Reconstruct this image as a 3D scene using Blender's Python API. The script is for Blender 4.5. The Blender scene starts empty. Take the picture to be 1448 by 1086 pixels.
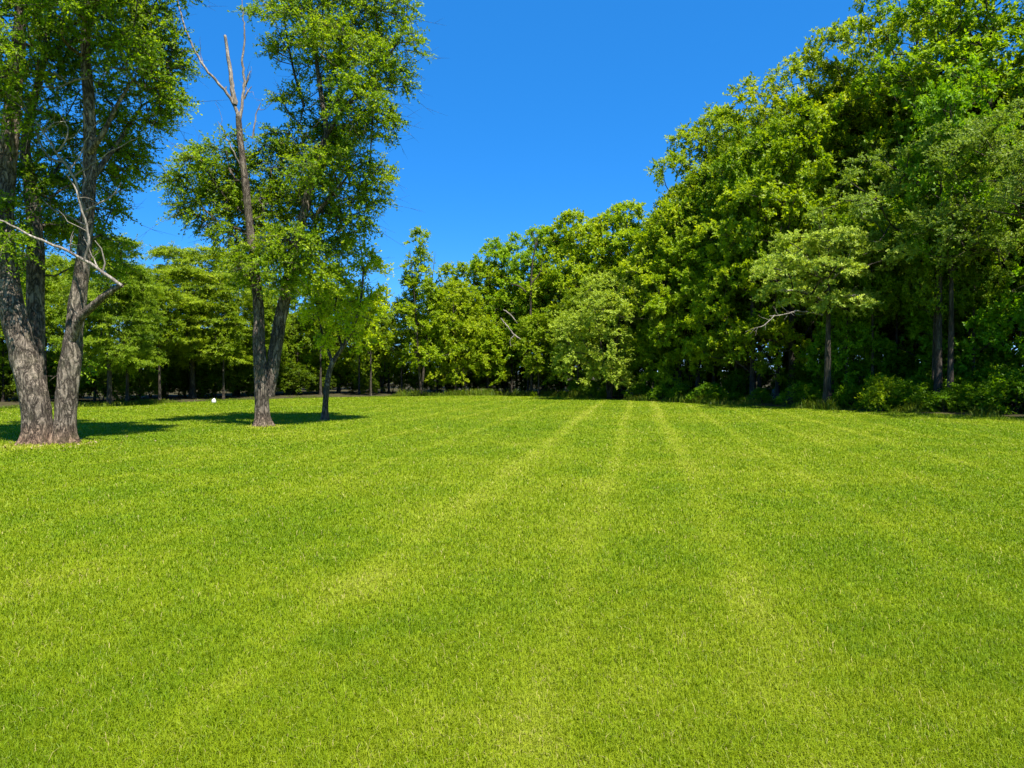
import bpy, math, random
import numpy as np
from mathutils import Vector

S = bpy.context.scene
COL = S.collection
rad = math.radians

# ------------------------------------------------------------------ camera
F, CX, CY, HOR = 1053.0, 724.0, 543.0, 528.0      # photograph's pixels (1448 x 1086)
EYE = 1.6
PITCH = math.atan((CY - HOR) / F)
cam_d = bpy.data.cameras.new("camera")
cam = bpy.data.objects.new("camera", cam_d)
COL.objects.link(cam)
cam_d.sensor_width = 36.0
cam_d.lens = 36.0 * F / 1448.0
cam_d.clip_end = 2000.0
cam_d.clip_start = 0.05
cam.location = (0, 0, EYE)
cam.rotation_euler = (rad(90) - PITCH, 0, 0)
S.camera = cam

# ------------------------------------------------------------------ light
SUN_EL = rad(62.0)
SUN_AZ = rad(149.0)          # compass-like, clockwise from +Y (straight ahead): behind and to the right
sun_dir = Vector((math.sin(SUN_AZ) * math.cos(SUN_EL), math.cos(SUN_AZ) * math.cos(SUN_EL), math.sin(SUN_EL)))
W = bpy.data.worlds.new("World")
S.world = W
W.use_nodes = True
wn = W.node_tree.nodes
wl = W.node_tree.links
bg = wn["Background"]
sky = wn.new("ShaderNodeTexSky")
sky.sky_type = 'NISHITA'
sky.sun_disc = False
sky.sun_elevation = SUN_EL
sky.sun_rotation = SUN_AZ
sky.air_density = 0.8
sky.dust_density = 0.0
sky.ozone_density = 5.0
sky.altitude = 3000
hs = wn.new("ShaderNodeHueSaturation")
hs.inputs["Saturation"].default_value = 1.3
hs.inputs["Value"].default_value = 1.0
wl.new(sky.outputs[0], hs.inputs["Color"])
even = wn.new("ShaderNodeMix")          # clear deep-blue air: evens the sky texture's pale horizon
even.data_type = 'RGBA'
even.inputs[0].default_value = 0.5
even.inputs[7].default_value = (0.16, 1.05, 3.05, 1)
wl.new(hs.outputs[0], even.inputs[6])
wl.new(even.outputs[2], bg.inputs[0])
bg.inputs[1].default_value = 0.115
sun_l = bpy.data.lights.new("sun", 'SUN')
sun_l.energy = 5.0
sun_l.angle = rad(0.5)
sun_l.color = (1.0, 0.95, 0.86)
sun_o = bpy.data.objects.new("sun", sun_l)
COL.objects.link(sun_o)
sun_o.rotation_euler = sun_dir.to_track_quat('Z', 'Y').to_euler()
sun_o.location = (20, -20, 40)
S.view_settings.view_transform = 'Standard'
S.view_settings.look = 'None'
S.view_settings.gamma = 1.0
S.view_settings.exposure = 1.4
S.cycles.max_bounces = 6
S.cycles.diffuse_bounces = 3
S.cycles.transmission_bounces = 4
S.cycles.transparent_max_bounces = 4

# ------------------------------------------------------------------ helpers
rng = np.random.default_rng(11)
random.seed(5)


def at(px, py, d):
    """point seen at a pixel of the photograph, d metres ahead of the camera"""
    u, v = (px - CX) / F, (CY - py) / F
    y = math.cos(PITCH) + v * math.sin(PITCH)
    z = -math.sin(PITCH) + v * math.cos(PITCH)
    k = d / y
    return np.array((u * k, d, EYE + z * k))


def ground_x(px, d):
    return (px - CX) / F * d


def hash3(i, j, k):
    n = (i * 374761393 + j * 668265263 + k * 2147483647 + 1274126177) & 0xFFFFFFFF
    n = ((n ^ (n >> 13)) * 1103515245) & 0xFFFFFFFF
    n = ((n ^ (n >> 16)) * 2246822519) & 0xFFFFFFFF
    return ((n ^ (n >> 15)) & 0xFFFFFF) / float(0xFFFFFF)


def vnoise(p, seed=0):
    """value noise 0..1 for an (n,3) array"""
    p = np.asarray(p, float)
    b = np.floor(p).astype(np.int64)
    f = p - b
    f = f * f * (3 - 2 * f)
    out = 0
    for dx in (0, 1):
        for dy in (0, 1):
            for dz in (0, 1):
                w = (f[:, 0] if dx else 1 - f[:, 0]) * (f[:, 1] if dy else 1 - f[:, 1]) * (f[:, 2] if dz else 1 - f[:, 2])
                out = out + w * hash3(b[:, 0] + dx + seed * 17, b[:, 1] + dy, b[:, 2] + dz)
    return out


def fbm2(x, y, s, seed=0, octv=3):
    out, a, t = 0, 1.0, 0
    for o in range(octv):
        out = out + a * vnoise(np.stack((x * s, y * s, np.full_like(x, 3.7 + o)), 1), seed + o * 5)
        t += a
        a *= 0.5
        s *= 2.1
    return out / t


def unit(v):
    return v / np.maximum(np.linalg.norm(v, axis=-1, keepdims=True), 1e-9)


def mesh_np(name, verts, faces_list, mats, attrs=None, smooth=False, midx=None):
    """faces_list: list of (n,k) index arrays"""
    me = bpy.data.meshes.new(name)
    verts = np.ascontiguousarray(verts, dtype=np.float32)
    me.vertices.add(len(verts))
    me.vertices.foreach_set("co", verts.ravel())
    idx = np.concatenate([f.ravel() for f in faces_list]).astype(np.int32)
    tot = np.concatenate([np.full(len(f), f.shape[1], np.int32) for f in faces_list])
    start = np.concatenate(([0], np.cumsum(tot)[:-1])).astype(np.int32)
    me.loops.add(len(idx))
    me.loops.foreach_set("vertex_index", idx)
    me.polygons.add(len(tot))
    me.polygons.foreach_set("loop_start", start)
    me.polygons.foreach_set("loop_total", tot)
    me.polygons.foreach_set("use_smooth", np.full(len(tot), bool(smooth)))
    for m in mats:
        me.materials.append(m)
    if midx is not None:
        me.polygons.foreach_set("material_index", midx.astype(np.int32))
    me.update(calc_edges=True)
    for k, v in (attrs or {}).items():
        if v.ndim == 1:
            a = me.attributes.new(k, 'FLOAT', 'POINT')
            a.data.foreach_set("value", v.astype(np.float32))
        else:
            a = me.attributes.new(k, 'FLOAT_COLOR', 'POINT')
            a.data.foreach_set("color", v.astype(np.float32).ravel())
    return me


def link(name, me, parent=None):
    o = bpy.data.objects.new(name, me)
    COL.objects.link(o)
    if parent is not None:
        o.parent = parent
    return o


def tag(o, label=None, cat=None, group=None, kind=None):
    if label:
        o["label"] = label
    if cat:
        o["category"] = cat
    if group:
        o["group"] = group
    if kind:
        o["kind"] = kind
    return o


def empty(name, loc):
    o = bpy.data.objects.new(name, None)
    COL.objects.link(o)
    o.location = loc
    o.empty_display_size = 0.3
    return o


# ------------------------------------------------------------------ materials
def new_mat(name):
    m = bpy.data.materials.new(name)
    m.use_nodes = True
    nt = m.node_tree
    nt.nodes.clear()
    out = nt.nodes.new("ShaderNodeOutputMaterial")
    return m, nt, out


def N(nt, t, **kw):
    n = nt.nodes.new(t)
    for k, v in kw.items():
        setattr(n, k, v)
    return n


def leaf_mat(name, dark, mid, light, trans=0.42, rough=0.48, spec=0.22):
    """dark/mid/light are the leaf's own colours; attribute 'tint' picks between them"""
    m, nt, out = new_mat(name)
    L = nt.links
    at_ = N(nt, "ShaderNodeAttribute", attribute_name="tint")
    cr = N(nt, "ShaderNodeValToRGB")
    e = cr.color_ramp.elements
    e[0].position, e[0].color = 0.0, (*dark, 1)
    e[1].position, e[1].color = 1.0, (*light, 1)
    x = e.new(0.5)
    x.color = (*mid, 1)
    L.new(at_.outputs["Fac"], cr.inputs[0])
    oi = N(nt, "ShaderNodeObjectInfo")
    mul = N(nt, "ShaderNodeMix", data_type='RGBA', blend_type='MULTIPLY')
    mul.inputs[0].default_value = 1.0
    L.new(cr.outputs[0], mul.inputs[6])
    L.new(oi.outputs["Color"], mul.inputs[7])
    p = N(nt, "ShaderNodeBsdfPrincipled")
    p.inputs["Roughness"].default_value = rough
    p.inputs["Specular IOR Level"].default_value = spec
    L.new(mul.outputs[2], p.inputs["Base Color"])
    t = N(nt, "ShaderNodeBsdfTranslucent")
    warm = N(nt, "ShaderNodeMix", data_type='RGBA', blend_type='MULTIPLY')
    warm.inputs[0].default_value = 1.0
    warm.inputs[7].default_value = (1.5, 1.45, 0.5, 1)
    L.new(mul.outputs[2], warm.inputs[6])
    L.new(warm.outputs[2], t.inputs[0])
    mx = N(nt, "ShaderNodeMixShader")
    mx.inputs[0].default_value = trans
    L.new(p.outputs[0], mx.inputs[1])
    L.new(t.outputs[0], mx.inputs[2])
    L.new(mx.outputs[0], out.inputs[0])
    return m


def bark_mat(name, dark, light, scale=9.0, zs=0.22, moss=0.0, bump=0.6, base_red=0.0):
    m, nt, out = new_mat(name)
    L = nt.links
    tc = N(nt, "ShaderNodeTexCoord")
    mp = N(nt, "ShaderNodeMapping")
    mp.inputs["Scale"].default_value = (1, 1, zs)
    L.new(tc.outputs["Object"], mp.inputs[0])
    n1 = N(nt, "ShaderNodeTexNoise")
    n1.inputs["Scale"].default_value = scale
    n1.inputs["Detail"].default_value = 6
    n1.inputs["Roughness"].default_value = 0.65
    n1.inputs["Distortion"].default_value = 0.6
    L.new(mp.outputs[0], n1.inputs["Vector"])
    nf = N(nt, "ShaderNodeTexNoise")
    nf.inputs["Scale"].default_value = scale * 3.2
    nf.inputs["Detail"].default_value = 6
    nf.inputs["Roughness"].default_value = 0.7
    L.new(mp.outputs[0], nf.inputs["Vector"])
    sb = N(nt, "ShaderNodeMath", operation='SUBTRACT')
    L.new(n1.outputs["Fac"], sb.inputs[0])
    sb.inputs[1].default_value = 0.5
    ab = N(nt, "ShaderNodeMath", operation='ABSOLUTE')
    L.new(sb.outputs[0], ab.inputs[0])
    mr = N(nt, "ShaderNodeMapRange")
    mr.inputs[1].default_value = 0.0
    mr.inputs[2].default_value = 0.13
    mr.inputs[3].default_value = 0.25
    mr.inputs[4].default_value = 1.0
    L.new(ab.outputs[0], mr.inputs[0])
    mu = N(nt, "ShaderNodeMath", operation='MULTIPLY')
    L.new(mr.outputs[0], mu.inputs[0])
    L.new(nf.outputs["Fac"], mu.inputs[1])
    n2 = N(nt, "ShaderNodeTexNoise")
    n2.inputs["Scale"].default_value = 1.7
    n2.inputs["Detail"].default_value = 4
    L.new(tc.outputs["Object"], n2.inputs["Vector"])
    cr = N(nt, "ShaderNodeValToRGB")
    cr.color_ramp.elements[0].position = 0.12
    cr.color_ramp.elements[0].color = (*dark, 1)
    cr.color_ramp.elements[1].position = 0.55
    cr.color_ramp.elements[1].color = (*light, 1)
    L.new(mu.outputs[0], cr.inputs[0])
    cur = cr.outputs[0]
    mot = N(nt, "ShaderNodeMapRange")
    mot.inputs[1].default_value = 0.35
    mot.inputs[2].default_value = 0.7
    mot.inputs[3].default_value = 0.72
    mot.inputs[4].default_value = 1.25
    L.new(n2.outputs["Fac"], mot.inputs[0])
    vm = N(nt, "ShaderNodeVectorMath", operation='SCALE')
    L.new(cur, vm.inputs[0])
    L.new(mot.outputs[0], vm.inputs["Scale"])
    cur = vm.outputs[0]
    if moss > 0:
        mm = N(nt, "ShaderNodeMix", data_type='RGBA')
        n3 = N(nt, "ShaderNodeTexNoise")
        n3.inputs["Scale"].default_value = 3.1
        n3.inputs["Detail"].default_value = 5
        L.new(tc.outputs["Object"], n3.inputs["Vector"])
        m3 = N(nt, "ShaderNodeMapRange")
        m3.inputs[1].default_value = 0.52
        m3.inputs[2].default_value = 0.7
        m3.inputs[4].default_value = moss
        L.new(n3.outputs["Fac"], m3.inputs[0])
        L.new(m3.outputs[0], mm.inputs[0])
        L.new(cur, mm.inputs[6])
        mm.inputs[7].default_value = (0.10, 0.105, 0.05, 1)
        cur = mm.outputs[2]
    if base_red > 0:                                   # rusty bare wood and soil at the foot
        sep = N(nt, "ShaderNodeSeparateXYZ")
        L.new(tc.outputs["Object"], sep.inputs[0])
        ad = N(nt, "ShaderNodeMath", operation='MULTIPLY_ADD')
        L.new(n2.outputs["Fac"], ad.inputs[0])
        ad.inputs[1].default_value = 0.7
        L.new(sep.outputs[2], ad.inputs[2])
        mr2 = N(nt, "ShaderNodeMapRange")
        mr2.inputs[1].default_value = 0.45
        mr2.inputs[2].default_value = 0.85
        mr2.inputs[3].default_value = base_red
        mr2.inputs[4].default_value = 0.0
        L.new(ad.outputs[0], mr2.inputs[0])
        mm = N(nt, "ShaderNodeMix", data_type='RGBA', blend_type='MULTIPLY')
        L.new(mr2.outputs[0], mm.inputs[0])
        L.new(cur, mm.inputs[6])
        mm.inputs[7].default_value = (1.15, 0.72, 0.5, 1)
        cur = mm.outputs[2]
    p = N(nt, "ShaderNodeBsdfPrincipled")
    p.inputs["Roughness"].default_value = 0.9
    p.inputs["Specular IOR Level"].default_value = 0.15
    L.new(cur, p.inputs["Base Color"])
    b = N(nt, "ShaderNodeBump")
    b.inputs["Strength"].default_value = bump
    b.inputs["Distance"].default_value = 0.05
    L.new(mu.outputs[0], b.inputs["Height"])
    L.new(b.outputs[0], p.inputs["Normal"])
    L.new(p.outputs[0], out.inputs[0])
    return m


M = {}
M["leaf"] = leaf_mat("broad_leaf", (0.080, 0.158, 0.003), (0.200, 0.292, 0.005), (0.350, 0.415, 0.010), trans=0.48)
M["leaf_near"] = leaf_mat("near_leaf", (0.070, 0.145, 0.004), (0.175, 0.275, 0.005), (0.350, 0.410, 0.008), trans=0.52)
M["leaf_pale"] = leaf_mat("pale_leaf", (0.120, 0.165, 0.018), (0.215, 0.270, 0.034), (0.330, 0.370, 0.065), trans=0.40)
M["needle"] = leaf_mat("pine_needle", (0.085, 0.152, 0.006), (0.195, 0.275, 0.010), (0.320, 0.390, 0.014), trans=0.42)
M["bark_hero"] = bark_mat("furrowed_bark", (0.020, 0.015, 0.011), (0.34, 0.275, 0.21), 8.5, 0.33, 0.25, 1.0, 0.5)
M["bark_mid"] = bark_mat("grey_bark", (0.018, 0.014, 0.011), (0.25, 0.205, 0.16), 10.0, 0.28, 0.4, 0.9, 0.3)
M["bark"] = bark_mat("woodland_bark", (0.020, 0.016, 0.012), (0.105, 0.085, 0.065), 8.0, 0.2, 0.3, 0.5)
M["dead"] = bark_mat("dead_wood", (0.11, 0.095, 0.08), (0.36, 0.315, 0.265), 14.0, 0.2, 0.0, 0.4)


# ------------------------------------------------------------------ tube and tree builders
def tube(path, radii, sides=8, bark=0.0, flare=None, seed=0):
    """verts, quads of a tapered tube along path"""
    P = np.asarray(path, float)
    R = np.asarray(radii, float)
    n = len(P)
    T = np.zeros_like(P)
    T[1:-1] = P[2:] - P[:-2]
    T[0] = P[1] - P[0]
    T[-1] = P[-1] - P[-2]
    T = unit(T)
    ref = np.array((0.0, 1.0, 0.0)) if abs(T[0][1]) < 0.9 else np.array((1.0, 0, 0))
    a = np.linspace(0, 2 * math.pi, sides, endpoint=False)
    V = np.zeros((n, sides, 3))
    u = unit(np.cross(ref, T[0]))
    for i in range(n):
        u = u - T[i] * np.dot(u, T[i])
        u = u / max(np.linalg.norm(u), 1e-9)
        w = np.cross(T[i], u)
        ring = np.cos(a)[:, None] * u + np.sin(a)[:, None] * w
        rr = np.full(sides, R[i])
        if flare is not None:
            amt, h = flare
            z = max(P[i][2], 0.0)
            k = math.exp(-z / h) * amt
            rr = rr * (1 + k * (0.55 + 0.45 * np.sin(a * 5 + seed) + 0.25 * np.sin(a * 3 + 2 * seed)))
        V[i] = P[i] + ring * rr[:, None]
    if bark > 0:
        flat = V.reshape(-1, 3)
        q = flat * np.array((7.0, 7.0, 2.2))
        n1 = vnoise(q, seed)
        n2 = vnoise(flat * np.array((15.0, 15.0, 5.0)), seed + 3)
        n3 = vnoise(flat * 1.6, seed + 7)
        dsp = (np.abs(n1 - 0.5) * 2 - 0.35) * 0.7 + (n2 - 0.5) * 0.45 + (n3 - 0.5) * 0.9
        cen = np.repeat(P, sides, axis=0)
        flat = cen + (flat - cen) * (1 + bark * dsp)[:, None]
        V = flat.reshape(n, sides, 3)
    V = V.reshape(-1, 3)
    i = np.arange(n - 1)[:, None] * sides
    j = np.arange(sides)[None, :]
    jn = (j + 1) % sides
    Q = np.stack((i + j, i + jn, i + sides + jn, i + sides + j), -1).reshape(-1, 4)
    # cap the tip with a last collapsed ring
    return V, Q


def catmull(pts, step):
    pts = np.asarray(pts, float)
    out = []
    for i in range(len(pts) - 1):
        p0 = pts[max(i - 1, 0)]
        p1, p2 = pts[i], pts[i + 1]
        p3 = pts[min(i + 2, len(pts) - 1)]
        m = max(1, int(np.linalg.norm((p2 - p1)[:3]) / step))
        for t in np.arange(m) / m:
            out.append(0.5 * ((2 * p1) + (-p0 + p2) * t + (2 * p0 - 5 * p1 + 4 * p2 - p3) * t * t + (-p0 + 3 * p1 - 3 * p2 + p3) * t ** 3))
    out.append(pts[-1])
    return np.array(out)


class Geo:
    def __init__(self):
        self.v, self.f, self.n = [], [], 0

    def add(self, V, Q):
        self.v.append(V)
        self.f.append(Q + self.n)
        self.n += len(V)

    def mesh(self, name, mat, smooth=True):
        return mesh_np(name, np.concatenate(self.v), [np.concatenate(self.f)], [mat], smooth=smooth)


class Tree:
    """wood skeleton: stems given as paths, then every bough reaches for the nearest wood"""

    def __init__(self, r_twig=0.012, seed=0, pipe=2.35):
        self.p, self.par, self.r0 = [], [], []
        self.rng = np.random.default_rng(seed)
        self.r_twig, self.pipe = r_twig, pipe
        self.stem = 0

    def add_stem(self, pts, parent=-1):
        for q in pts:
            self.p.append(np.asarray(q, float))
            self.par.append(parent)
            parent = len(self.p) - 1
        self.stem = len(self.p)
        return parent

    def grow(self, targets, lift=0.8, step=0.55, wob=0.10, min_z=1.0, out_pen=0.0):
        """targets (k,3): sorted near to far from the stems; returns direction arriving at each"""
        r = self.rng
        P0 = np.array(self.p[:self.stem])
        dist = np.min(np.linalg.norm(targets[:, None, :] - P0[None], axis=2), axis=1)
        order = np.argsort(dist)
        cap = self.stem + 60 * len(targets)
        buf = np.zeros((cap, 3))
        buf[:len(self.p)] = self.p
        n = len(self.p)
        dirs = np.zeros_like(targets)
        for k in order:
            a = targets[k]
            nd = buf[:n]
            dv = a - nd
            dl = np.linalg.norm(dv, axis=1)
            hor = np.hypot(dv[:, 0], dv[:, 1])
            pen = np.maximum(0, nd[:, 2] + 0.45 * hor - a[2]) * lift
            pen = pen + np.where(nd[:, 2] < min_z, 4.0, 0.0)
            j = int(np.argmin(dl + pen))
            L = dl[j]
            m = max(1, int(L / step))
            s = nd[j].copy()
            ctrl = s + (a - s) * 0.5 + np.array((0, 0, -0.06 * L)) + r.normal(0, wob * L, 3)
            prev = j
            for t in (np.arange(m) + 1) / m:
                q = (1 - t) ** 2 * s + 2 * t * (1 - t) * ctrl + t * t * a
                if t < 1:
                    q = q + r.normal(0, 0.03, 3)
                self.p.append(q)
                self.par.append(prev)
                buf[n] = q
                prev = n
                n += 1
            dirs[k] = unit(a - ctrl) if L > 1e-3 else np.array((0, 0, 1.0))
        return dirs

    def wood(self, stem_r=None, sides=6, geo=None, skip_stem=False, min_r=0.0):
        n = len(self.p)
        P = np.array(self.p)
        kids = [[] for _ in range(n)]
        for i, q in enumerate(self.par):
            if q >= 0:
                kids[q].append(i)
        R = np.zeros(n)
        for i in range(n - 1, -1, -1):
            R[i] = max(self.r_twig, sum(R[k] ** self.pipe for k in kids[i]) ** (1 / self.pipe)) if kids[i] else self.r_twig
            if kids[i]:
                R[i] = max(R[i], max(R[k] for k in kids[i]))
        if stem_r is not None:
            R[:self.stem] = stem_r
            for i in range(self.stem, n):
                q = self.par[i]
                R[i] = min(R[i], 0.8 * R[q] if q < self.stem else R[q])
        g = geo or Geo()
        done = np.zeros(n, bool)
        for i in range(n):
            if done[i]:
                continue
            chain = [self.par[i]] if self.par[i] >= 0 else []
            rr = [min(R[i], R[self.par[i]])] if chain else []
            c = i
            while True:
                chain.append(c)
                rr.append(R[c])
                done[c] = True
                nx = [k for k in kids[c] if not done[k]]
                if not nx:
                    break
                c = max(nx, key=lambda k: (k < self.stem, R[k]))
            rr[-1] *= 0.35
            if skip_stem and i < self.stem:
                # stems are drawn separately
                chain = [q for q in chain if q >= self.stem]
                rr = [R[q] for q in chain]
                if chain and self.par[chain[0]] >= 0:
                    chain = [self.par[chain[0]]] + chain
                    rr = [rr[0]] + rr
            if len(chain) < 2 or max(rr) < min_r:
                continue
            s = sides if max(rr) < 0.09 else sides + 4
            if max(rr) < 0.02:
                s = 4
            V, Q = tube(P[chain], rr, s)
            g.add(V, Q)
        return g


def sprays(pos, dirs, R, twigs, leaves, size, r, flat=1.0, droop=0.12, aspect=0.55, up_w=0.6, out_w=0.5, rnd_w=0.75,
           tint_c=0.45, nout=None, jitter=0.0, hang=0.0, tip_gain=0.25):
    """leafy twigs fanning from every bough end -> verts, quads, tint, twig lines"""
    K = len(pos)
    d = r.normal(0, 1, (K, twigs, 3))
    d[..., 2] *= flat
    d = unit(d)
    td = unit(dirs[:, None, :] * 0.75 + d * 0.95)
    td[..., 2] = td[..., 2] * (0.4 + 0.6 * flat)
    td = unit(td)
    tl = (R[:, None] if np.ndim(R) else R) * r.uniform(0.55, 1.1, (K, twigs))
    t = (np.arange(leaves) + r.uniform(0, 1, (K, twigs, leaves))) / leaves
    t = 0.08 + 0.92 * t
    base = pos[:, None, None, :] + td[:, :, None, :] * (tl[:, :, None] * t)[..., None]
    base[..., 2] -= droop * tl[:, :, None] * t * t
    base = base + r.normal(0, jitter, base.shape)
    side = unit(r.normal(0, 1, base.shape))
    ld = unit(td[:, :, None, :] * 0.55 + side * 0.9 + np.array((0, 0, -hang)))
    out = td[:, :, None, :] if nout is None else unit(nout[:, None, None, :] + 0.35 * td[:, :, None, :])
    nrm = unit(np.array((0, 0, 1.0)) * up_w + out * out_w + r.normal(0, 1, base.shape) * rnd_w)
    w = unit(np.cross(nrm, ld))
    sz = size * r.uniform(0.6, 1.25, base.shape[:-1])[..., None]
    tip = base + ld * sz
    mid = base + ld * sz * 0.45 + nrm * sz * 0.10
    a = mid + w * sz * aspect * 0.5
    b = mid - w * sz * aspect * 0.5
    V = np.stack((base, a, tip, b), axis=-2).reshape(-1, 3)
    nq = len(V) // 4
    Q = np.arange(nq * 4).reshape(nq, 4)
    bt = r.normal(0, 0.13, (K, 1, 1)) + r.normal(0, 0.05, (K, twigs, 1))
    tint = np.clip(tint_c + bt + tip_gain * (t - 0.5) + r.normal(0, 0.12, t.shape), 0, 1)
    tint = np.repeat(tint.reshape(-1), 4)
    tw = (np.repeat(pos[:, None, :], twigs, 1), pos[:, None, :] + td * tl[..., None] * 0.9 + np.array((0, 0, -1.0)) * (droop * tl * 0.8)[..., None])
    return V, Q, tint, tw


def twig_tubes(g, tw, rr, r, every=1):
    A = tw[0].reshape(-1, 3)[::every]
    B = tw[1].reshape(-1, 3)[::every]
    d = unit(B - A)
    ref = np.array((0.3, 0.5, 0.8))
    u = unit(np.cross(d, ref))
    w = np.cross(d, u)
    vs = []
    for k, (P, s) in enumerate(((A, 1.0), (B, 0.3))):
        for q in range(3):
            an = q * 2 * math.pi / 3
            vs.append(P + (u * math.cos(an) + w * math.sin(an)) * rr * s)
    V = np.stack(vs, 1)
    n = len(A)
    V = V.reshape(-1, 3)
    o = np.arange(n)[:, None] * 6
    Q = np.concatenate([o + np.array((q, (q + 1) % 3, 3 + (q + 1) % 3, 3 + q)) for q in range(3)])
    g.add(V, Q)


def lobe_points(c, rx, rz, n, r, upbias=0.25):
    """bough ends over a lobe's shell"""
    d = r.normal(0, 1, (n, 3))
    d[:, 2] += upbias
    d = unit(d)
    k = r.uniform(0.45, 1.0, (n, 1)) ** 0.6
    return c + d * k * np.array((rx, rx, rz)), d


def crown_lobes(H, zb, R, n, shape, r, rl=(0.30, 0.46), gap=0.74):
    """centres and radii of a crown's lobes inside an envelope"""
    cs = []
    tries = 0
    while len(cs) < n and tries < 6000:
        tries += 1
        t = r.uniform(0, 1) ** 0.85
        e = shape(t)
        lr = R * r.uniform(*rl) * (0.65 + 0.5 * e)
        rho = max(0.0, e * R - lr * 0.75) * math.sqrt(r.uniform(0.25, 1))
        a = r.uniform(0, 2 * math.pi)
        c = np.array((rho * math.cos(a), rho * math.sin(a), zb + lr * 0.5 + t * (H - zb - lr * 1.25)))
        if all(np.linalg.norm((c - q[0]) * np.array((1, 1, 1.15))) > gap * (lr + q[1]) for q in cs):
            cs.append((c, lr))
    return cs


KINDS = {}


def make_kind(key, H, zb, R, seed, n_lobes=20, per=14, twigs=6, leaves=14, size=0.15, spray=0.55, trunk_r=0.22, shape=None, mat="leaf",
              flat=1.0, droop=0.12, lift=0.8, stems=1, lobe_flat=0.8, aspect=0.55, up_w=0.6, tint_c=0.45, rl=(0.30, 0.46), lean=0.04,
              bark="bark", hang=0.0, r_twig=0.013, rnd_w=0.5, tip_gain=0.25, upbias=0.6, gap=0.74):
    r = np.random.default_rng(seed)
    shape = shape or (lambda t: max(0.0, math.sin(math.pi * min(1, (0.12 + 0.88 * t) ** 0.75)) ** 0.7 if t < 0.97 else 0.3))
    T = Tree(r_twig, seed)
    hz = H * 0.88
    stem_r = []
    for s in range(stems):
        a = 2 * math.pi * s / max(stems, 1) + r.uniform(0, 1)
        sp = 0.0 if stems == 1 else R * 0.35
        n = max(6, int(hz / 0.8))
        pts = []
        x = y = 0.0
        wx, wy = r.normal(0, lean, 2)
        for i in range(n):
            t = i / (n - 1)
            wx += r.normal(0, 0.02)
            wy += r.normal(0, 0.02)
            x += wx * 0.35
            y += wy * 0.35
            pts.append((x + math.cos(a) * sp * t, y + math.sin(a) * sp * t, -0.15 + t * hz))
            stem_r.append(trunk_r * (1 if stems == 1 else 0.7) * (1 - 0.88 * t) * (1 + 0.5 * math.exp(-t * hz / 0.35)))
        T.add_stem(pts)
    lobes = crown_lobes(H, zb, R, n_lobes, shape, r, rl, gap)
    pos = np.concatenate([lobe_points(c, lr, lr * lobe_flat, per, r, upbias)[0] for c, lr in lobes])
    outd = np.concatenate([unit(pos[i * per:(i + 1) * per] - lobes[i][0] + np.array((0, 0, 0.15))) for i in range(len(lobes))])
    pos[:, 2] = np.maximum(pos[:, 2], max(0.3, zb * 0.8))
    dirs = T.grow(pos, lift=lift, min_z=min(zb * 0.6, 1.5))
    bd = unit(dirs * 0.5 + outd * 0.8)
    V, Q, tint, tw = sprays(pos, bd, spray, twigs, leaves, size, r, flat, droop, aspect, up_w, 0.9, rnd_w, tint_c=tint_c, hang=hang, tip_gain=tip_gain, nout=outd)
    g = T.wood(np.array(stem_r), 6)
    KINDS[key] = (g.mesh(key + "_wood", M[bark]), mesh_np(key + "_leaves", V, [Q], [M[mat]], {"tint": tint}), H)


def plant(key, name, x, y, label, cat="tree", group=None, H=None, rz=None, sxy=None, color=(1, 1, 1), z=0.0, leafname="crown", woodname="trunk"):
    wood, leaf, h0 = KINDS[key]
    s = (H / h0) if H else 1.0
    e = empty(name, (x, y, z))
    k = sxy if sxy else 1.0
    e.scale = (s * k, s * k, s)
    e.rotation_euler = (0, 0, random.uniform(0, 6.28) if rz is None else rz)
    tag(e, label, cat, group)
    link(woodname, wood, e)
    c = link(leafname, leaf, e)
    c.color = (*color, 1)
    return e


# ------------------------------------------------------------------ lawn edge (photo px -> depth of the mown edge)
EDGE = np.array([(-1500, 24), (-700, 27), (-200, 30), (0, 34), (150, 36), (300, 43), (450, 49), (600, 52.5), (700, 54), (770, 52), (830, 48), (900, 44),
                 (1000, 39), (1100, 35.5), (1200, 32), (1330, 29), (1448, 26.8), (1700, 22), (2200, 16.5), (3200, 10.5), (6000, 5.0)], float)


def edge_depth(px):
    return np.interp(px, EDGE[:, 0], EDGE[:, 1])


def edge_at(x, y):
    """signed metres of depth beyond the edge (positive = woods), y > 0"""
    px = CX + F * x / np.maximum(y, 0.5)
    return y - edge_depth(px) + (fbm2(x, y, 0.6, 3) - 0.5) * 0.9


# ground tint shared by blades and soil: 0 = lush green, 1 = pale dry
TRACK_U = np.array([-17.2, -15.3, -13.0, -11.2, -9.6, -8.0, -6.4, -4.55, -2.1, -0.45, 0.82, 2.5, 4.2, 5.8, 7.3, 8.9, 10.6, 12.0, 13.7, 15.4, 17.0, 18.5])
TRACK_W = np.array([.14, .12, .15, .12, .14, .15, .14, .16, .22, .17, .22, .16, .16, .16, .14, .15, .13, .14, .12, .14, .13, .12])
TRACK_A = np.array([.5, .4, .5, .45, .5, .55, .6, .6, .95, .75, .9, .7, .65, .7, .5, .55, .5, .5, .4, .45, .5, .4])


def tracks(x, y):
    u = x - 0.171 * y + (fbm2(x, y, 0.25, 9, 2) - 0.5) * 0.22
    out = np.zeros_like(x)
    for c, w, a in zip(TRACK_U, TRACK_W, TRACK_A):
        out = np.maximum(out, a * np.exp(-((u - c) / (w * 0.85)) ** 2))
    return out * (0.62 + 0.6 * fbm2(x, y, 0.8, 21, 3)) * (0.74 + 0.8 * np.clip((y - 9) / 14, 0, 1))


FEET = [(ground_x(66, 16.8), 16.7, 1.15), (ground_x(371, 22.4), 22.3, 0.75), (ground_x(461, 25.2), 25.15, 0.4)]


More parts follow.
